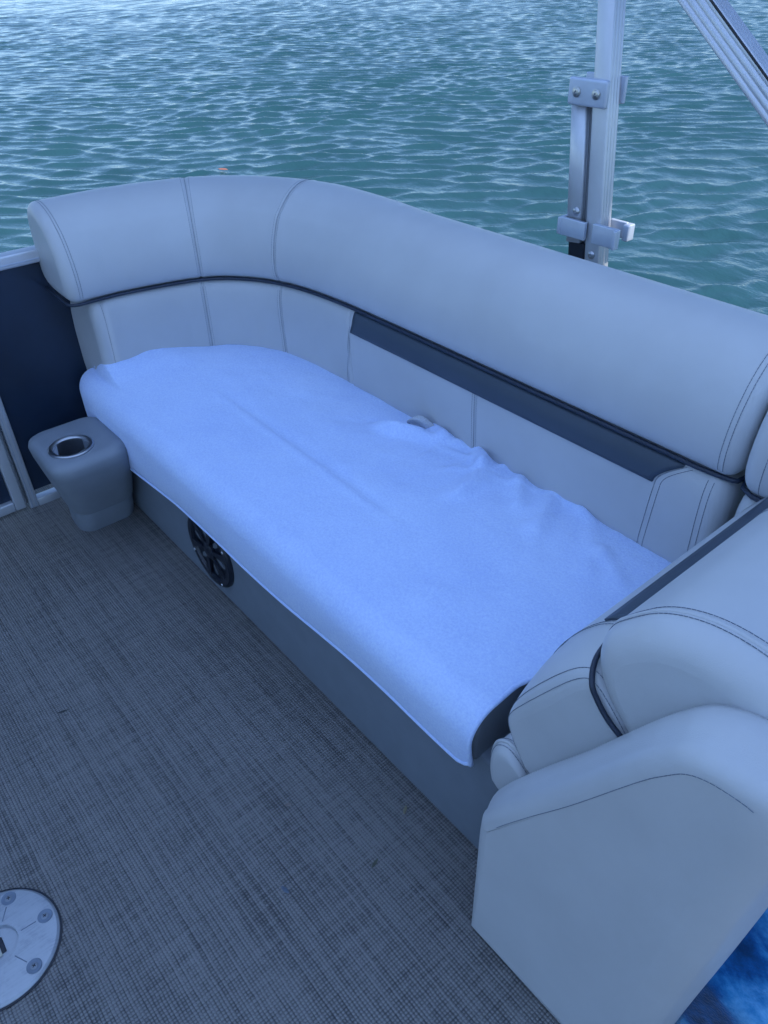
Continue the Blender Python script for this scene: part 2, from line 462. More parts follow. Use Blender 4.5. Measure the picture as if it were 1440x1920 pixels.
# dark piping in the crease, wrapping the rounded left end
pp = [place(s, np.array([[-.004, .663]]))[0] for s in np.linspace(.032, STOT - .032, 160)]
e0 = np.vstack([place(a, np.array([[d, .663]])) for a, d in ((.010, .004), (.002, .018), (-.002, .05), (-.002, .15), (.004, .185), (.02, .20))])
e1 = np.vstack([place(STOT - a, np.array([[d, .663]])) for a, d in ((.010, .004), (.002, .018), (-.002, .05), (-.002, .15), (.004, .185), (.02, .20))])
tube('piping', resample(smooth_line(np.vstack([e0[::-1], pp[::4], e1]), 900), .008), .0048, M['piping'], sofa, 8)
# navy accent stripe let into the lower cushion under the piping
zs = np.linspace(.597, .656, 9); rows = []
fz = np.array(sorted([(p[1], p[0]) for p in LOP if p[0] < .1]))
for t in np.linspace(0, 1, 70):
    row = []
    for z in zs:
        s = (seam_left(z) + .003) * (1 - t) + (seam_right(z) - .004) * t
        d = np.interp(z, fz[:, 0], fz[:, 1]) - .0028
        row.append(place(s, np.array([[d, z]]))[0])
    rows.append(np.array(row))
V, F = loft(rows, False, False); stripe = mesh('accent_stripe', V, F, M['vinyl_navy'], sofa)
md = stripe.modifiers.new('solidify', 'SOLIDIFY'); md.thickness = .004; md.offset = 0
# base
rbox('seat_base', (-2.16, .637, 0), (-.40, 1.36, .295), M['plastic_base'], sofa, .012, 3)
# seat cushion under the towel
CP = chaikin(np.array([(.628, .27), (.614, .30), (.614, .37), (.635, .405), (.69, .418), (.9, .425), (1.168, .42), (1.168, .27)]), 2)
rings = []
for x, r_ in ((-2.17, .02), (-2.165, .008), (-2.15, 0), (-1.0, 0), (-.575, 0), (-.562, .004), (-.556, .012)):
    Q = inset(CP, r_); rings.append(np.c_[np.full(len(Q), x), Q])
def cush_corner(R):
    # round off the front left corner in plan
    out = []
    for r in R:
        r = r.copy(); x = r[0, 0]
        lim = .614 + max(0, .15 - math.sqrt(max(0, .15 ** 2 - max(0, .15 - (x + 2.17)) ** 2)))
        r[:, 1] = np.maximum(r[:, 1], lim); out.append(r)
    return out
xs_ = [-2.17, -2.165, -2.15, -2.13, -2.11, -2.08, -2.05, -2.02, -1.6, -1.0, -.575, -.552, -.545]
rs_ = [.02, .008] + [0] * 9 + [.004, .012]
rings = cush_corner([np.c_[np.full(len(CP), x), inset(CP, r_)] for x, r_ in zip(xs_, rs_)])
V, F = loft(rings); mesh('seat_cushion', V, F, M['vinyl_dark'], sofa)
# webbing pull loop at the back of the seat
L = smooth_line([(-1.235, 1.165, .430), (-1.247, 1.150, .452), (-1.268, 1.138, .468), (-1.285, 1.132, .468), (-1.288, 1.134, .459), (-1.276, 1.140, .452), (-1.255, 1.150, .440), (-1.24, 1.168, .428)], 60)
w_ = np.array([.0085, .0085, .008])
V, F = loft([np.array([p - w_, p + w_]) for p in L], False, False)
tab = mesh('pull_loop', V, F, M['web'], sofa); md = tab.modifiers.new('solidify', 'SOLIDIFY'); md.thickness = .003

# ------------------------------------------------------------------ loudspeaker in the base (part of the sofa)
SPC = np.array([-1.535, .637, .150]); SR = .112
spk = lathe('speaker', [(SR, 0), (SR, -.006), (SR - .006, -.012), (SR - .022, -.012), (SR - .026, -.004)], M['black'], sofa, 48, SPC, 'Y')
lathe('cone', [(SR - .020, -.002), (.06, -.0012), (.030, -.0012), (0, -.0012)], simple('speaker_cone', (.012, .018, .03), .35), spk, 40, SPC, 'Y')
lathe('dust_cap', [(.026, -.0013), (.026, -.010), (.020, -.0135), (0, -.015)], M['black'], spk, 30, SPC, 'Y')
def flat_y(name, pts, y0, y1, mat, parent):
    a = math.pi / 6 * 0
    R = [np.array([SPC + np.array([p[0], y, p[1]]) for p in pts]) for y in (y0, y1)]
    V, F = loft(R); return autosmooth(mesh(name, V, F, mat, parent), 30)
fin_m = simple('silver_fin_metal', (.16, .19, .23), .3, .3)
for k in range(6):
    a = k * math.pi / 3 + .25; ca, sa = math.cos(a), math.sin(a)
    rot = lambda r_, t_: (ca * r_ - sa * t_, sa * r_ + ca * t_)
    flat_y('grille_spoke', [rot(.022, -.005), rot(SR - .016, -.013), rot(SR - .010, 0), rot(SR - .016, .013), rot(.022, .005)], -.006, -.0115, M['black'], spk)
    a += math.pi / 6; ca, sa = math.cos(a), math.sin(a)
    lens = [rot(.034 + .044 * t, .0075 * math.sin(math.pi * t) * sg) for sg, tt_ in ((1, np.linspace(0, 1, 8)), (-1, np.linspace(1, 0, 8)[1:-1])) for t in tt_]
    flat_y('silver_fin', lens, -.0012, -.006, fin_m, spk)
for k in range(4):
    a = k * math.pi / 2 + .5
    lathe('rim_screw', [(0, -.0145), (.004, -.014), (.0052, -.0118)], M['steel'], spk, 12, SPC + np.array([math.cos(a) * (SR - .011), 0, math.sin(a) * (SR - .011)]), 'Y')

# ------------------------------------------------------------------ towel on the seat
def build_towel():
    # front path in plan (hem line), from the wing end round the corner to the right edge
    fr = smooth_line([(-2.215, .80), (-2.258, .73), (-2.270, .67), (-2.250, .624), (-2.195, .602), (-2.10, .597), (-1.9, .598), (-1.5, .600), (-1.0, .600), (-.54, .600)], 500)
    fr = resample(fr, .008)
    bk = np.vstack([PATH[(PATH[:, 1] > .78)] + .0])
    bkp = []
    for p, nn in zip(PATH, PN):
        if p[1] > .80 or p[0] > -1.9: bkp.append(p - nn * (-.012))
    bkp = np.array(bkp); bkp = np.vstack([[(-2.20, .80)], bkp + 0]); bkp = bkp[bkp[:, 0] < -.55]; bkp = np.vstack([bkp, [(-.540, 1.19)]])
    n = len(fr)
    sf = np.r_[0, np.cumsum(np.linalg.norm(np.diff(fr, axis=0), axis=1))]; sb = np.r_[0, np.cumsum(np.linalg.norm(np.diff(bkp, axis=0), axis=1))]
    # match by x on the straight run, by arc length round the corner
    B = []
    xb = bkp[:, 0]
    for i, (x, y) in enumerate(fr):
        if x > -1.5 and i > 30: t = np.interp(x, xb[xb > -1.75], sb[xb > -1.75])
        else: t = None
        B.append(t)
    i0 = next(i for i, t in enumerate(B) if t is not None)
    for i in range(i0): B[i] = B[i0] * (sf[i] / sf[i0]) ** 1.0
    B = np.array(B); B = np.convolve(np.pad(B, 6, mode='edge'), np.ones(13) / 13, 'valid')
    B = np.clip(B, 0, sb[-1])
    bx = np.stack([np.interp(B, sb, bkp[:, 0]), np.interp(B, sb, bkp[:, 1])], 1)
    T = np.gradient(fr, axis=0); T /= np.linalg.norm(T, axis=1)[:, None]; N = np.stack([T[:, 1], -T[:, 0]], 1)   # outward from the seat
    # make sure outward: on the straight front it must be -Y
    if N[-1][1] > 0: N = -N
    RR = .062
    rows = []
    r = np.random.default_rng(3)
    for i in range(n):
        f, b_, nn = fr[i], bx[i], N[i]
        x = f[0]
        hem = .250 + .003 * math.sin(x * 5.1 + 1) + .002 * math.sin(x * 13) + .034 * np.clip((x + 1.3) / .75, 0, 1)
        hem += .022 * np.clip((x + .575) / .035, 0, 1) ** 2
        hem -= .040 * np.clip((-1.65 - x) / .5, 0, 1)
        row = []
        top = .424
        for z in np.linspace(hem, top - RR, 9):
            tk = max(0, (hem + .085 - z) / .085); lean = -.012 * tk ** 1.8 + .003 * math.sin(x * 9) * tk
            row.append((f[0] + nn[0] * lean, f[1] + nn[1] * lean, z))
        for a in np.linspace(0, math.pi / 2, 12)[1:]:
            rr = RR * (1 - math.cos(a)); row.append((f[0] - nn[0] * rr, f[1] - nn[1] * rr, top - RR + RR * math.sin(a)))
        st = np.array(row[-1])[:2]
        m_ = 74
        for v in np.linspace(0, 1, m_)[1:]:
            q = st * (1 - v) + b_ * v
            zc = top + .017 * math.sin(math.pi * min(1, v * .95)) * .9 + .006 * v
            # raised filling where the towel lies over the cushion end at the left
            zc += .030 * math.exp(-((q[0] + 2.13) / .10) ** 2) * math.exp(-((q[1] - .77) / .12) ** 2) + .030 * math.exp(-((q[0] + 2.12) / .05) ** 2 - ((q[1] - .675) / .05) ** 2)
            e_ = np.clip((-1.55 - q[0]) / .45, 0, 1); zc += .022 * e_ * e_ * (3 - 2 * e_) * min(1, v * 2)
            row.append((q[0], q[1], zc))
        rows.append(np.array(row))
    G = np.array(rows)
    X, Y, Z = G[..., 0], G[..., 1], G[..., 2]
    on = np.clip((Z - .40) / .02, 0, 1)
    def ridge(p, q, wdt, h, curve=0.):
        p, q = np.array(p), np.array(q); d = q - p; Ln = np.linalg.norm(d); d = d / Ln; nn = np.array([-d[1], d[0]])
        t = ((X - p[0]) * d[0] + (Y - p[1]) * d[1]) / Ln; u = (X - p[0]) * nn[0] + (Y - p[1]) * nn[1] - curve * np.sin(np.clip(t, 0, 1) * math.pi)
        e = np.clip(t * 4, 0, 1) * np.clip((1 - t) * 4, 0, 1) if True else 1
        e = np.where(t < 0, 0, np.where(t > 1, 0, np.minimum(1, np.minimum(t, 1 - t) * 4)))
        e = e * e * (3 - 2 * e)
        return 1.45 * h * e * np.exp(-(u / wdt) ** 2)
    W = np.zeros_like(X)
    # long soft crease along the seat
    W += ridge((-1.85, .845), (-.95, .835), .012, .0035, .004) - ridge((-1.85, .862), (-.95, .852), .02, .003, .004)
    # gathers where it is tucked behind the seat
    for k in range(18):
        x0 = -1.26 + .62 * r.random() ** .85; ln = r.uniform(.14, .34); an = math.radians(r.uniform(195, 300)); hh = r.uniform(.0015, .0045)
        p = (x0, 1.20); q = (x0 + ln * math.cos(an), 1.20 + ln * math.sin(an))
        W += ridge(p, q, r.uniform(.006, .016), hh * r.choice([1, 1, -.6]), r.uniform(-.02, .02))
    for (p, q, wd, h) in (((-1.27, 1.17), (-1.17, 1.14), .018, .016), ((-1.21, 1.15), (-1.38, 1.06), .016, .011), ((-1.10, 1.20), (-1.36, 1.05), .020, .013), ((-1.12, 1.20), (-1.02, 1.10), .016, .018), ((-1.06, 1.19), (-.98, .98), .018, .010),
                          ((-.98, 1.19), (-.86, 1.05), .016, .009), ((-.93, 1.2), (-.74, 1.15), .014, .012), ((-.88, 1.2), (-.80, 1.0), .02, .008), ((-.72, 1.1), (-.60, 1.02), .02, .006), ((-1.0, 1.2), (-1.0, .95), .016, .007), ((-.78, 1.19), (-.66, .98), .02, .005)):
        W += ridge(p, q, wd, h, .01)
    for k in range(26):
        p = np.array([r.uniform(-2.1, -.6), r.uniform(.68, 1.1)]); an = r.uniform(0, 3.14); ln = r.uniform(.1, .35)
        W += ridge(p, p + ln * np.array([math.cos(an), math.sin(an) * .6]), r.uniform(.015, .04), r.uniform(-.002, .0025), r.uniform(-.02, .02))
    from mathutils import noise as mn
    NZ = np.array([[mn.noise((X[i, j] * 14, Y[i, j] * 14, 3)) * .0022 + mn.noise((X[i, j] * 45, Y[i, j] * 45, Z[i, j] * 45)) * .0007 for j in range(X.shape[1])] for i in range(X.shape[0])])
    G[..., 2] += (W + NZ) * on + np.where(on < .5, NZ * .3, 0)
    # the right edge runs on under the divider
    e = np.clip((G[..., 1] - .70) / .14, 0, 1); e = e * e * (3 - 2 * e)
    G[..., 0] += .055 * e * np.clip((G[..., 0] + .9) / .36, 0, 1)
    return G
G = build_towel()
V, F = loft(list(G), False, False)
towel = mesh('seat_towel', V, F, M['towel'], None)
# terry side out
_me = towel.data
if sum(p.normal.z for p in _me.polygons) < 0: _me.flip_normals()
md = towel.modifiers.new('solidify', 'SOLIDIFY'); md.thickness = .007; md.offset = -1
tag(towel, 'light blue terry towel spread over the whole bench seat', 'towel')
hem = resample(G[-1][:, :] + np.array([.000, 0, -.003]), .006)
tube('hem', hem, .0050, M['towel'], towel, 8)
fh = G[:, 0, :][5:]; tube('hem', resample(fh, .02), .0042, M['towel'], towel, 8)

# ------------------------------------------------------------------ next backrest beyond the divider
nb = thing('backrest', 'grey vinyl backrest with dark piping showing in the corner behind the divider', 'backrest')
NX0, NX1 = -.464, .95
def place_n(s, prof): return np.c_[np.full(len(prof), NX0 + s), 1.165 + prof[:, 0], prof[:, 1]]
V, F = sweep(UPP, 0, NX1 - NX0, [.7], .03, .03, .05, place_n); u_ = mesh('upper_backrest', V, F, M['vinyl'], nb)
V, F = sweep(LOP, .004, NX1 - NX0, [.7], .03, .03, .05, place_n); l_ = mesh('lower_backrest', V, F, M['vinyl'], nb)
tube('piping', [(NX0 + .004, 1.30, .663), (NX0 - .002, 1.20, .663), (NX0 + .006, 1.174, .663), (NX0 + .03, 1.161, .663), (NX0 + .2, 1.160, .663), (NX1, 1.160, .663)], .0048, M['piping'], nb, 8)
def nline(prof, s, z0, z1):
    fz = np.array(sorted([(p[1], p[0]) for p in prof if p[0] < .14])); zz = np.linspace(z0, z1, 24)
    return np.c_[np.full(24, NX0 + s), 1.165 + np.interp(zz, fz[:, 0], fz[:, 1]) - .0006, zz]
stitches('stitching', nline(UPP, .040, .675, .885), M['thread'], u_); stitches('stitching', nline(LOP, .040, .44, .65), M['thread'], l_)
rbox('seat_base', (NX0 + .05, 1.19, 0), (NX1, 1.36, .27), M['plastic_base'], nb, .01, 2)

# ------------------------------------------------------------------ divider at the right end
dv = thing('lounge_divider', 'grey vinyl padded lounge end with rolled headrest and tall side panel, right of the bench', 'lounge end', (-.25, .6, 0))
dvl = np.array(dv.location)
def dmesh(name, V, F, mat, parent=None):
    o = mesh(name, V, F, mat, None); 
    if parent is None: return keep(o, dv)
    return o
def ystack(P, y0, y1, r, rb=.01):
    """closed XZ outline lofted along Y with a rounded front end"""
    rings = []
    for a in np.linspace(math.pi / 2, 0, 9): rings.append((y0 + r * (1 - math.sin(a)), r * (1 - math.cos(a))))
    for y in np.linspace(y0 + r, y1 - rb, 14)[1:]: rings.append((y, 0))
    rings.append((y1, rb))
    R = []
    for y, d in rings:
        Q = shrink(P, d); R.append(np.c_[Q[:, 0], np.full(len(Q), y), Q[:, 1]])
    return loft(R)
def line_on(P, y, y0=None, r=.0, lift=.0006):
    d = 0.
    if y0 is not None and y < y0 + r: d = r - math.sqrt(max(0, r * r - (y0 + r - y) ** 2))
    Q = inset(shrink(P, d), -lift); Q = np.vstack([Q, Q[:1]]); return np.c_[Q[:, 0], np.full(len(Q), y), Q[:, 1]]
def sub(o, parent):
    o.parent = parent; return o
# side panel: slab with a shaped top
prof = np.array([(-.440, .004), (-.444, .20), (-.443, .330), (-.433, .370), (-.375, .475), (-.310, .585), (-.240, .712), (-.213, .755), (-.188, .786), (-.155, .803), (-.110, .808), (-.082, .800), (-.068, .775), (-.064, .73), (-.067, .68), (-.082, .47), (-.098, .27), (-.108, .12), (-.114, .004)])
prof = np.vstack([prof[:1], smooth_line(prof[1:], 220)])
rings = []
rf = .026
for a in np.linspace(math.pi / 2, 0, 8): rings.append((.518 + rf * (1 - math.sin(a)), rf * (1 - math.cos(a)), a))
R = []
for y, d, a in rings:
    Q = inset_clean(prof, d); Q[:, 0] -= np.clip((Q[:, 0] + .17) / .06, 0, 1) * d * .9; Q[:, 1] = np.maximum(Q[:, 1], .004); R.append(np.c_[Q[:, 0], np.full(len(Q), y), Q[:, 1]])
for t in np.linspace(0, 1, 6)[1:]:
    Q = prof.copy(); cr = .010 * math.sin(math.pi * t * .8) ; Q = inset(Q, -cr); Q[:, 1] = np.maximum(Q[:, 1], .004)
    R.append(np.c_[Q[:, 0], np.full(len(Q), .544 + .056 * t), Q[:, 1]])
Q = inset(prof, .012); Q[:, 1] = np.maximum(Q[:, 1], .004); R.append(np.c_[Q[:, 0], np.full(len(Q), .612), Q[:, 1]])
V, F = loft(R); pan = dmesh('side_panel', V, F, M['vinyl'])
# belly: the padded face bows out a little, keep it subtle through a subdivided front handled by bevel ring normals
Q = inset_clean(prof, .0258); ln = np.c_[Q[:, 0], np.full(len(Q), .5178), Q[:, 1]]
_a = np.argmax((prof[:, 1] > .34) & (prof[:, 0] > -.424)); _b = np.argmax(prof[:, 0] > -.082); ln = ln[_a:_b]; st = stitches('stitching', ln, M['thread'], None, .0055, .0012, .0005); keep(st, dv); st.location = (0, 0, 0); st.parent = pan
# roll (headrest)
roll = np.array([(-.300, .590), (-.338, .640), (-.362, .690), (-.362, .745), (-.338, .80), (-.302, .838), (-.255, .860), (-.205, .866), (-.150, .858), (-.105, .832), (-.078, .79), (-.068, .73), (-.070, .60)])
roll = np.vstack([[(-.262, .612), (-.303, .654), (-.343, .694), (-.362, .735), (-.360, .772)], roll[4:]])
rollp = chaikin(roll, 2) + np.array([.006, -.014])
V, F = ystack(rollp, .600, 1.165, .042); ro = dmesh('headrest_roll', V, F, M['vinyl'])
def child_line(pts, parent, **k):
    s_ = stitches('stitching', pts, M['thread'], parent, **k)
    if s_: s_.matrix_parent_inverse = Matrix.Identity(4); s_.location = (0, 0, 0)
    return s_
for yy in (.640, .656): child_line(line_on(rollp, yy, .600, .042), ro)
V, F = tube_vf(line_on(rollp, .648, .600, .042, -.0015), .0042, 8); mesh('welt', V, F, M['vinyl'], ro)
child_line(line_on(rollp, .980), ro); child_line(line_on(rollp, .994), ro)
# lower bolster
lowb = np.array([(-.410, .390), (-.464, .455), (-.480, .500), (-.476, .545), (-.455, .608), (-.420, .666), (-.385, .704), (-.350, .716), (-.305, .672), (-.258, .62), (-.25, .40)])
lowe = np.array([(-.412, .400), (-.450, .450), (-.468, .484), (-.464, .500), (-.437, .538), (-.395, .607), (-.362, .664), (-.340, .690), (-.300, .656), (-.256, .61), (-.25, .42)])
lowp, lowq = chaikin(lowb, 2), chaikin(lowe, 2)
def bolster_at(y):
    u = min(1, max(0, (y - .602) / .115)); w_ = math.sqrt(1 - (1 - u) ** 2)
    P = lowq * (1 - w_) + lowp * w_
    return shrink(P, .009 * (1 - math.sqrt(1 - (1 - min(1, (y - .602) / .009)) ** 2))) if y < .611 else P
R = []
for y in list(.602 + .009 * (1 - np.cos(np.linspace(0, math.pi / 2, 5)))) + list(.611 + .106 * np.linspace(0, 1, 18)[1:] ** 1.5) + list(np.linspace(.74, 1.16, 12)):
    Q = bolster_at(y); R.append(np.c_[Q[:, 0], np.full(len(Q), y), Q[:, 1]])
Q = shrink(lowp, .01); R.append(np.c_[Q[:, 0], np.full(len(Q), 1.165), Q[:, 1]])
V, F = loft(R); lb = dmesh('lower_bolster', V, F, M['vinyl'])
for yy in (.606, .6165): child_line(line_on(bolster_at(yy), yy), lb)
for yy in (.695, .703): child_line(line_on(lowp, yy), lb)
# navy stripe along the upper slope of the lower bolster
rows = []
slope = np.array([(-.378, .641), (-.362, .661), (-.350, .668), (-.338, .668)])
def bolster_out(t):   # points along the upper slope of the outline
    seg = lowp[(lowp[:, 1] > .55) & (lowp[:, 0] < -.33)]; seg = seg[np.argsort(seg[:, 0])]
    x = np.interp(t, [0, 1], [-.400, -.356]); return np.array([x, np.interp(x, seg[:, 0], seg[:, 1])])
for y in np.linspace(.706, 1.165, 30):
    row = []
    for t in np.linspace(0, 1, 6):
        p = bolster_out(t) + np.array([-.0022, .0022]); row.append((p[0], y, p[1]))
    rows.append(np.array(row))
V, F = loft(rows, False, False); s_ = dmesh('accent_stripe', V, F, M['vinyl_navy']); md = s_.modifiers.new('solidify', 'SOLIDIFY'); md.thickness = .003
# dark piping in the crease between roll and bolster (front end)
cr = smooth_line([(-.364, .670, .716), (-.356, .625, .708), (-.340, .599, .694), (-.326, .596, .676), (-.307, .596, .657), (-.280, .597, .640), (-.25, .60, .62)], 50)
V, F = tube_vf(cr, .0038, 8); dmesh('piping', V, F, M['piping'])
# wedge cushion below the bolster
wed = chaikin(np.array([(-.498, .30), (-.510, .345), (-.507, .392), (-.492, .418), (-.468, .425), (-.425, .395), (-.36, .33), (-.33, .29)]), 2) + np.array([.010, .002])
V, F = ystack(wed, .598, 1.10, .02); wc = dmesh('wedge_cushion', V, F, M['vinyl'])
for yy in (.609, .624): child_line(line_on(wed, yy, .598, .02), wc)
V, F = tube_vf(line_on(wed, .6165, .598, .02, .001), .0035, 6); wl = mesh('welt', V, F, M['vinyl'], wc)
# body under the rolls
bd = rbox('divider_body', (-.33, .66, 0), (-.115, 1.17, .60), M['plastic_base'], None, .006, 2); keep(bd, dv)

# ------------------------------------------------------------------ tie-dye towel on the neighbouring seat
ns = thing('chaise_lounge', 'grey vinyl lounge bench under the dark blue plush towel, right of the divider', 'lounge', (.4, .8, 0))
keep(rbox('seat_base', (-.095, .63, 0), (.95, 1.15, .15), M['plastic_base'], None, .01, 2), ns)
keep(rbox('seat_cushion', (-.105, .625, .15), (.95, 1.15, .275), M['vinyl'], None, .03, 4), ns)
rows = []; 
from mathutils import noise as mnz
for x in np.linspace(-.100, .93, 116):
    row = []
    for t in np.linspace(0, 1, 70):
        L_ = t * .75
        if L_ < .17: y, z = .616, .10 + L_
        elif L_ < .23:
            a = (L_ - .17) / .06 * math.pi / 2; y, z = .616 + .03 * (1 - math.cos(a)), .27 + .03 * math.sin(a)
        else: y, z = .646 + (L_ - .23), .30
        if z > .28: z += mnz.noise((x * 7, y * 7, 1)) * .006 + mnz.noise((x * 22, y * 22, 5)) * .0025
        row.append((x, y, z))
    rows.append(np.array(row))
V, F = loft(rows, False, False); tt = mesh('plush_towel', V, F, M['tiedye'], None)
if sum(p.normal.z for p in tt.data.polygons) < 0: tt.data.flip_normals()
md = tt.modifiers.new('solidify', 'SOLIDIFY'); md.thickness = .010; md.offset = -1
tag(tt, 'dark blue plush towel with pale blotches, lower right behind the side panel', 'towel')

# ------------------------------------------------------------------ cup holder stand
cup = thing('cup_holder_stand', 'grey moulded cup holder stand with steel rim at the left end of the bench', 'cup holder', (-2.05, .52, 0))
def rrect(x0, x1, y0, y1, r, n=7):
    P = []
    for cx_, cy_, a0 in ((x1 - r, y1 - r, 0), (x0 + r, y1 - r, 90), (x0 + r, y0 + r, 180), (x1 - r, y0 + r, 270)):
        for a in np.linspace(a0, a0 + 90, n): P.append((cx_ + r * math.cos(math.radians(a)), cy_ + r * math.sin(math.radians(a))))
    return np.array(P)
CUPC = (-1.972, .474); CR = .050
def rr3(z, x0, x1, y0, y1, r): q = rrect(x0, x1, y0, y1, r); return np.c_[q, np.full(len(q), z)]
ring_in = [(CUPC[0] + CR * math.cos(a), CUPC[1] + CR * math.sin(a)) for a in np.linspace(math.radians(0), 2 * math.pi, 28, endpoint=False)]
R = [rr3(.090, -2.150, -1.990, .440, .628, .05), rr3(.20, -2.143, -1.925, .412, .622, .055), rr3(.285, -2.135, -1.882, .392, .614, .055), rr3(.312, -2.133, -1.876, .388, .612, .055),
     rr3(.325, -2.129, -1.882, .392, .609, .052), rr3(.3325, -2.118, -1.893, .404, .600, .046), rr3(.335, -2.100, -1.910, .420, .582, .034)]
q = R[-1][:, :2]; ang = np.arctan2(q[:, 1] - CUPC[1], q[:, 0] - CUPC[0])
R.append(np.c_[CUPC[0] + CR * np.cos(ang), CUPC[1] + CR * np.sin(ang), np.full(len(q), .335)])
R.append(np.c_[CUPC[0] + CR * np.cos(ang), CUPC[1] + CR * np.sin(ang), np.full(len(q), .235)])
V, F = loft(R, True, False); F.append(tuple(range(len(V) - len(q), len(V)))); F.append(tuple(range(len(q))))
o = keep(autosmooth(mesh('body', V, F, M['plastic_cup'], None), 50), cup)
V, F = loft([rr3(.0, -2.150, -2.030, .450, .625, .045), rr3(.02, -2.152, -2.020, .446, .627, .047), rr3(.0895, -2.152, -2.000, .446, .627, .047)])
keep(autosmooth(mesh('foot', V, F, M['plastic_cup'], None), 50), cup)
rim = lathe('steel_rim', [(.0615, .3355), (.0615, .338), (.058, .3405), (.051, .3395), (.0470, .336), (.0460, .330), (.0455, .25), (0, .248)], M['steel'], None, 48, (CUPC[0], CUPC[1], 0)); keep(rim, cup)

# ------------------------------------------------------------------ fence and gate at the left
fx = -2.30
fence = thing('railing_fence', 'dark navy railing panel with aluminium frame at left behind the cup holder', 'railing', (fx, .4, 0))
def part(o, parent): return keep(o, parent)
part(rbox('panel', (fx - .006, .398, .05), (fx + .002, 1.5, .742), M['navy_panel'], None, .001, 1), fence)
tr = rbox('top_rail', (fx - .022, -.0 + .28, .742), (fx + .020, 1.5, .778), M['alu'], None, .005, 3); part(tr, fence)
part(rbox('rail_groove', (fx + .0203, .285, .752), (fx + .0222, 1.48, .756), M['alu_flat'], None, .0006, 1), fence)
part(rbox('post', (fx - .018, .372, 0), (fx + .020, .400, .741), M['alu'], None, .004, 3), fence)
for dy in (.379, .391): part(rbox('post_rib', (fx + .0203, dy - .0015, .004), (fx + .0222, dy + .0015, .73), M['alu_flat'], None, .0006, 1), fence)
part(rbox('bottom_bracket', (fx - .01, .400, .0), (fx + .022, .47, .028), M['alu'], None, .003, 2), fence)
hz = np.linspace(.03, .70, 24)
for k in range(23):
    z0, z1 = hz[k] + .001, hz[k + 1] - .001
    part(lathe('hinge_knuckle', [(0, z0), (.0048, z0), (.0048, z1), (0, z1)], M['steel'], None, 12, (fx + .023, .366, 0)), fence)
gate = thing('railing_gate', 'dark navy hinged gate with aluminium stile at the left edge', 'gate', (fx, .2, 0))
part(rbox('stile', (fx - .018, .330, .012), (fx + .020, .362, .741), M['alu'], None, .004, 3), gate)
part(rbox('stile', (fx - .018, -.40, .012), (fx + .020, -.368, .741), M['alu'], None, .004, 3), gate)
part(rbox('bottom_rail', (fx - .018, -.3675, .012), (fx + .020, .3295, .045), M['alu'], None, .004, 3), gate)
part(rbox('top_rail', (fx - .022, -.40, .7425), (fx + .020, .2785, .778), M['alu'], None, .005, 3), gate)
part(rbox('panel', (fx - .006, -.3675, .0455), (fx + .002, .3295, .7415), M['navy_panel'], None, .001, 1), gate)

# ------------------------------------------------------------------ canopy poles
PY = 1.50
def lean(z): return -1.0945 - .098 * (z - .84)       # left face of the tall pole
def bar(name, p0, p1, wx, wy, mat, parent, ribs=None, bevel=.003, front=False):
    """square bar from p0 to p1 (front left lower edge), width wx along the given side vector, depth wy along +Y"""
    p0, p1 = np.array(p0, float), np.array(p1, float); d = _n(p1 - p0); yv = np.array([0, 1., 0]); xv = np.cross(yv, d); xv = _n(xv)
    if xv[0] < 0: xv = -xv
    P = np.array([(0, 0), (wx, 0), (wx, wy), (0, wy)]); b = bevel
    P = np.array([(b, 0), (wx - b, 0), (wx, b), (wx, wy - b), (wx - b, wy), (b, wy), (0, wy - b), (0, b)])
    if ribs:   # grooved faces
        n_ = ribs; Q = [(b, 0)]
        for k in range(1, n_ if front else 1):
            c = wx * k / n_; Q += [(c - .0016, 0), (c - .0007, .0010), (c + .0007, .0010), (c + .0016, 0)]
        Q += [(wx - b, 0), (wx, b)]
        for k in range(1, n_):
            c = wy * k / n_; Q += [(wx, c - .0016), (wx - .0010, c - .0007), (wx - .0010, c + .0007), (wx, c + .0016)]
        Q += [(wx, wy - b), (wx - b, wy), (b, wy), (0, wy - b), (0, b)]
        P = np.array(Q)
    R = [np.array([p + xv * a + yv * c for a, c in P]) for p in (p0, p1)]
    V, F = loft(R); return autosmooth(mesh(name, V, F, mat, parent), 30)
pole = thing('canopy_pole', 'upright double aluminium canopy pole clamped together, standing behind the backrest', 'pole', (0, 0, 0))
W1 = .041
bar('tall_tube', (lean(0), PY, 0), (lean(2.13), PY, 2.13), W1, W1, M['alu'], pole, 4)
bar('short_tube', (lean(.862) - .056, PY, .862), (lean(1.19) - .056, PY, 1.19), W1, W1, M['alu'], pole, 4)
bar('black_foot', (lean(.0) - .052, PY + .004, .0), (lean(.861) - .052, PY + .004, .861), .047, W1 - .008, M['black'], pole)
bar('gap_shade_strip', (lean(.85) - .0145, PY + .012, .85), (lean(1.19) - .0145, PY + .012, 1.19), .014, .012, M['vinyl_dark'], pole)  # dark strip stands in for the shade between the two tubes
def plate_x(name, x0, x1, y0, y1, z0, z1, mat, bev=.004): return rbox(name, (x0, y0, z0), (x1, y1, z1), mat, pole, bev, 3)
clampo = plate_x('clamp', -1.182, -1.082, PY - .014, PY - .001, 1.151, 1.204, M['alu_flat'], .006)
plate_x('clamp_back', -1.182, -1.078, PY + W1 + .001, PY + W1 + .010, 1.155, 1.207, M['alu_flat'], .003)
for sx in (-1.158, -1.107):
    s_ = lathe('screw', [(.0105, 0), (.0105, -.0012), (.0085, -.0016), (.0072, -.0034), (.0032, -.0040), (.0028, -.0015), (0, -.0015)], M['steel'], None, 20, (sx, PY - .0142, 1.177), 'Y')
    keep(s_, pole)
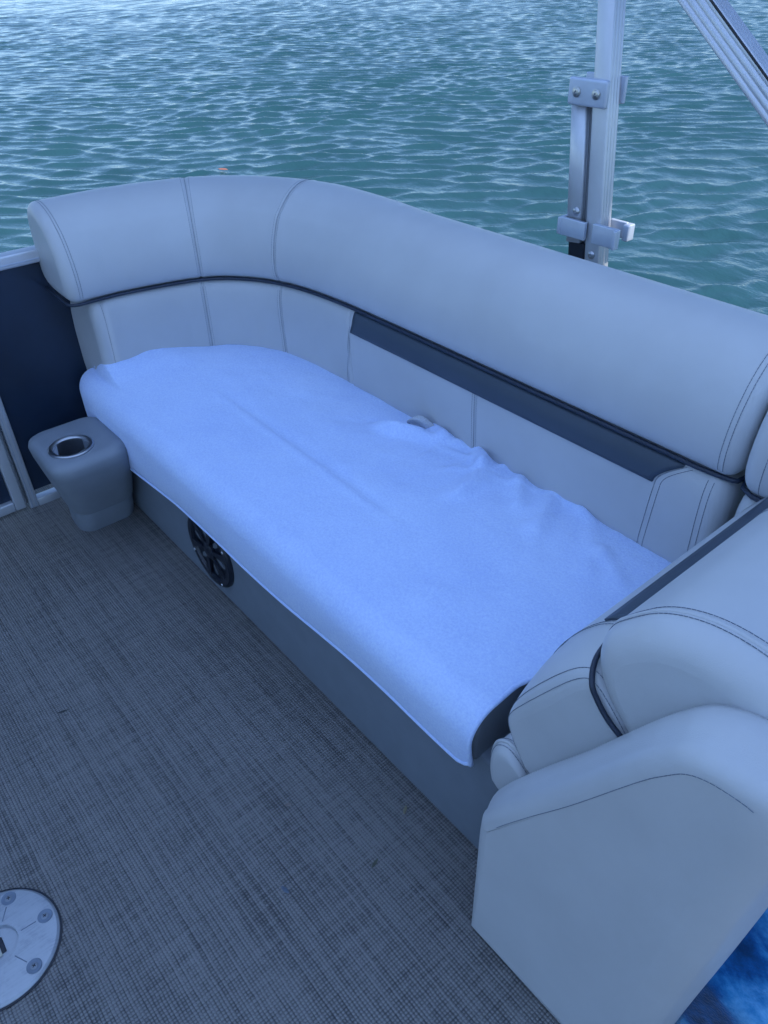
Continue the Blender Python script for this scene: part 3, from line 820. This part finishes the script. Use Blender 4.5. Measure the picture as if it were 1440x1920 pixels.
for sx, sz in ((-1.131, .935), (-1.074, .848)):
    s_ = lathe('screw', [(.0095, 0), (.0095, -.0012), (.0075, -.0035), (.003, -.005), (.0028, -.003), (0, -.003)], M['steel'], None, 20, (sx, PY - .0005, sz), 'Y'); keep(s_, pole)
# two open clips near the bottom
c1 = plate_x('clip', -1.168, -1.094, PY - .012, PY - .002, .878, .918, M['alu_flat'], .002)
plate_x('clip_jaw', -1.172, -1.163, PY - .014, PY + .035, .879, .917, M['alu_flat'], .002)
plate_x('clip', -1.072, -1.004, PY - .013, PY - .002, .878, .921, M['alu_flat'], .002)
plate_x('clip_jaw', -1.011, -1.003, PY - .022, PY - .0135, .879, .920, M['alu_flat'], .002)
plate_x('clip_arm', -1.068, -1.0225, PY + .046, PY + .054, .886, .922, M['alu_flat'], .002)
plate_x('clip_jaw', -1.022, -1.006, PY + .030, PY + .054, .886, .922, M['alu_flat'], .003)

strut = thing('canopy_strut', 'diagonal ribbed aluminium canopy brace crossing the upper right corner', 'brace', (0, 0, 0))
sdv = _n(np.array([.232, 0, -.186]))
pA = np.array([-.965, PY - .002, 1.344]) - sdv * .26; pB = np.array([-.965, PY - .002, 1.344]) + sdv * .92
SW = .050
bar('brace_tube', pB, pA, SW, .044, M['alu'], strut, 4, .003, True)
nrm = np.array([.625, 0, .78])
# black strip as the shade in the groove near the front face's upper edge
off = nrm * (SW - .0065)
bar('slot_shade', pB + off + np.array([0, -.0008, 0]), pA + off + np.array([0, -.0008, 0]), .0045, .004, M['black'], strut, None, .0008)
rbox('pivot', (pA[0] - .03, PY - .012, pA[2] - .03), (pA[0] + .03, PY + .04, pA[2] + .05), M['alu_flat'], strut, .008, 3)

# canopy overhead that shades the deck (above the frame)
can = thing('canopy', 'grey canvas canopy stretched over the deck overhead, above the frame', 'canopy', (0, 0, 0))
rows = []
for x in np.linspace(-2.6, 2.5, 40):
    rows.append(np.array([(x, y, 2.14 + .10 * (1 - ((y + .4) / 2.0) ** 2) * .6 - .03 * abs(math.sin((x + 2.6) / 5.1 * math.pi * 4))) for y in np.linspace(-2.3, 1.665, 24)]))
V, F = loft(rows, False, False); c_ = mesh('canvas', V, F, M['canvas'], can); md = c_.modifiers.new('solidify', 'SOLIDIFY'); md.thickness = .003

# ------------------------------------------------------------------ table base plate in the floor
TC = np.array([-.961, -.154, 0]); TR = .1075
tp = thing('table_base_plate', 'round aluminium table base plate with recessed screws set in the floor', 'floor plate', tuple(TC))
pl = lathe('plate', [(TR, .0), (TR, .004), (TR - .004, .008), (TR - .012, .0095), (.040, .0115), (.038, .0115), (.0365, .006), (.0365, .003), (0, .003)], M['plate'], None, 72, TC, 'Z', True, 25); keep(pl, tp)
keep(lathe('rim_gasket', [(TR + .004, .0005), (TR + .004, .0025), (TR + .0005, .003), (TR + .0005, .0005)], M['black'], None, 72, TC), tp)
spts = [(-1.042, -.100), (-.958, -.068), (-.888, -.118)]
a0 = math.atan2(spts[1][1] - TC[1], spts[1][0] - TC[0]); rs = .0875
for k in range(6):
    a = a0 + k * math.pi / 3
    p = TC + np.array([rs * math.cos(a), rs * math.sin(a), 0])
    well = lathe('screw_well', [(.0135, .0100), (.0128, .0110), (.0118, .0108), (.0060, .0102), (0, .0102)], simple('well_shadow_metal', (.15, .19, .25), .55, .2) if k == 0 else bpy.data.materials['well_shadow_metal'], None, 24, p); keep(well, tp)  # recess is not cut into the plate: its shade is the dark disc colour
    sc_ = lathe('screw', [(.0066, .0104), (.0060, .0112), (.0035, .0117), (0, .0117)], M.setdefault('screw', simple('dull_screw_metal', (.20, .23, .27), .4, .4)), None, 20, p); keep(sc_, tp)
    for q in (0.4 + k, 0.4 + k + math.pi / 2):
        d_ = np.array([math.cos(q), math.sin(q), 0]) * .0034
        v, f = tube_vf([p + d_ + (0, 0, .0116), p - d_ + (0, 0, .0116)], .0009, 5); x_ = mesh('cross_slot', v, f, M['black'], sc_)
        x_.location = -Vector(sc_.location) - Vector((0, 0, 0)) if False else (0, 0, 0)
    # faint cast rib from the hub to the screw
    q0, q1 = TC + np.array([.044 * math.cos(a), .044 * math.sin(a), .0114]), TC + np.array([.071 * math.cos(a), .071 * math.sin(a), .0104])
    v, f = tube_vf([q0, q1], .0009, 5); keep(mesh('rib_line', v, f, bpy.data.materials['well_shadow_metal'], None), tp)
keep(rbox('socket_slot', TC + np.array([-.016, -.012, .003]), TC + np.array([.016, .012, .0042]), M['black'], None, .001, 1), tp)
keep(rbox('latch_tongue', TC + np.array([-.030, -.004, .0045]), TC + np.array([.020, .004, .0065]), simple('beige_plastic', (.42, .42, .36), .5), None, .001, 1), tp)

# ------------------------------------------------------------------ small litter
def leaf(name, loc, L_, Wd, rz, col, label, cat='leaf', group=None, curl=.25):
    V = []; F = []; n_ = 7
    for i in range(n_):
        t = i / (n_ - 1); hw = Wd * math.sin(math.pi * min(.98, .04 + t * .94)) ** .8
        x = (t - .5) * L_; z = .0015 + curl * L_ * (t - .5) ** 2
        V += [(x, -hw, z + .35 * hw), (x, 0, z), (x, hw, z + .35 * hw)]
    for i in range(n_ - 1):
        for j in range(2): a = i * 3 + j; F.append((a, a + 1, a + 4, a + 3))
    o = mesh(name, V, F, simple(name + '_colour', col, .7, 0, 200, .3), None); o.location = loc; o.rotation_euler = (0, 0, rz)
    md = o.modifiers.new('solidify', 'SOLIDIFY'); md.thickness = .0006
    return tag(o, label, cat, group)
G_ = 'dry leaf scraps on the floor'
leaf('leaf_scrap', (-.690, .586, .001), .020, .0036, 2.2, (.22, .20, .13), 'tan leaf scrap on the floor close to the bench base, left of the side panel', 'leaf', G_)
leaf('leaf_scrap', (-.642, .466, .001), .022, .003, 1.9, (.075, .085, .06), 'dark green leaf scrap on the floor left of the bottom of the side panel', 'leaf', G_)
leaf('leaf_scrap', (-.858, .408, .001), .014, .004, 1.0, (.20, .17, .16), 'small pinkish leaf scrap on the floor below the middle of the bench', 'leaf', G_)
leaf('leaf_scrap', (-.712, .303, .001), .020, .004, .2, (.10, .13, .18), 'grey leaf scrap in the open floor right of the table plate', 'leaf', G_)
leaf('leaf_scrap', (-1.409, .140, .001), .026, .002, 1.3, (.03, .035, .04), 'thin dark leaf scrap in the open floor above the table plate', 'leaf', G_)
leaf('floating_leaf', (-7.6, 4.1, WATER_Z + .012), .12, .03, .4, (.30, .13, .11), 'reddish leaf floating on the water just above the curved backrest', 'leaf')
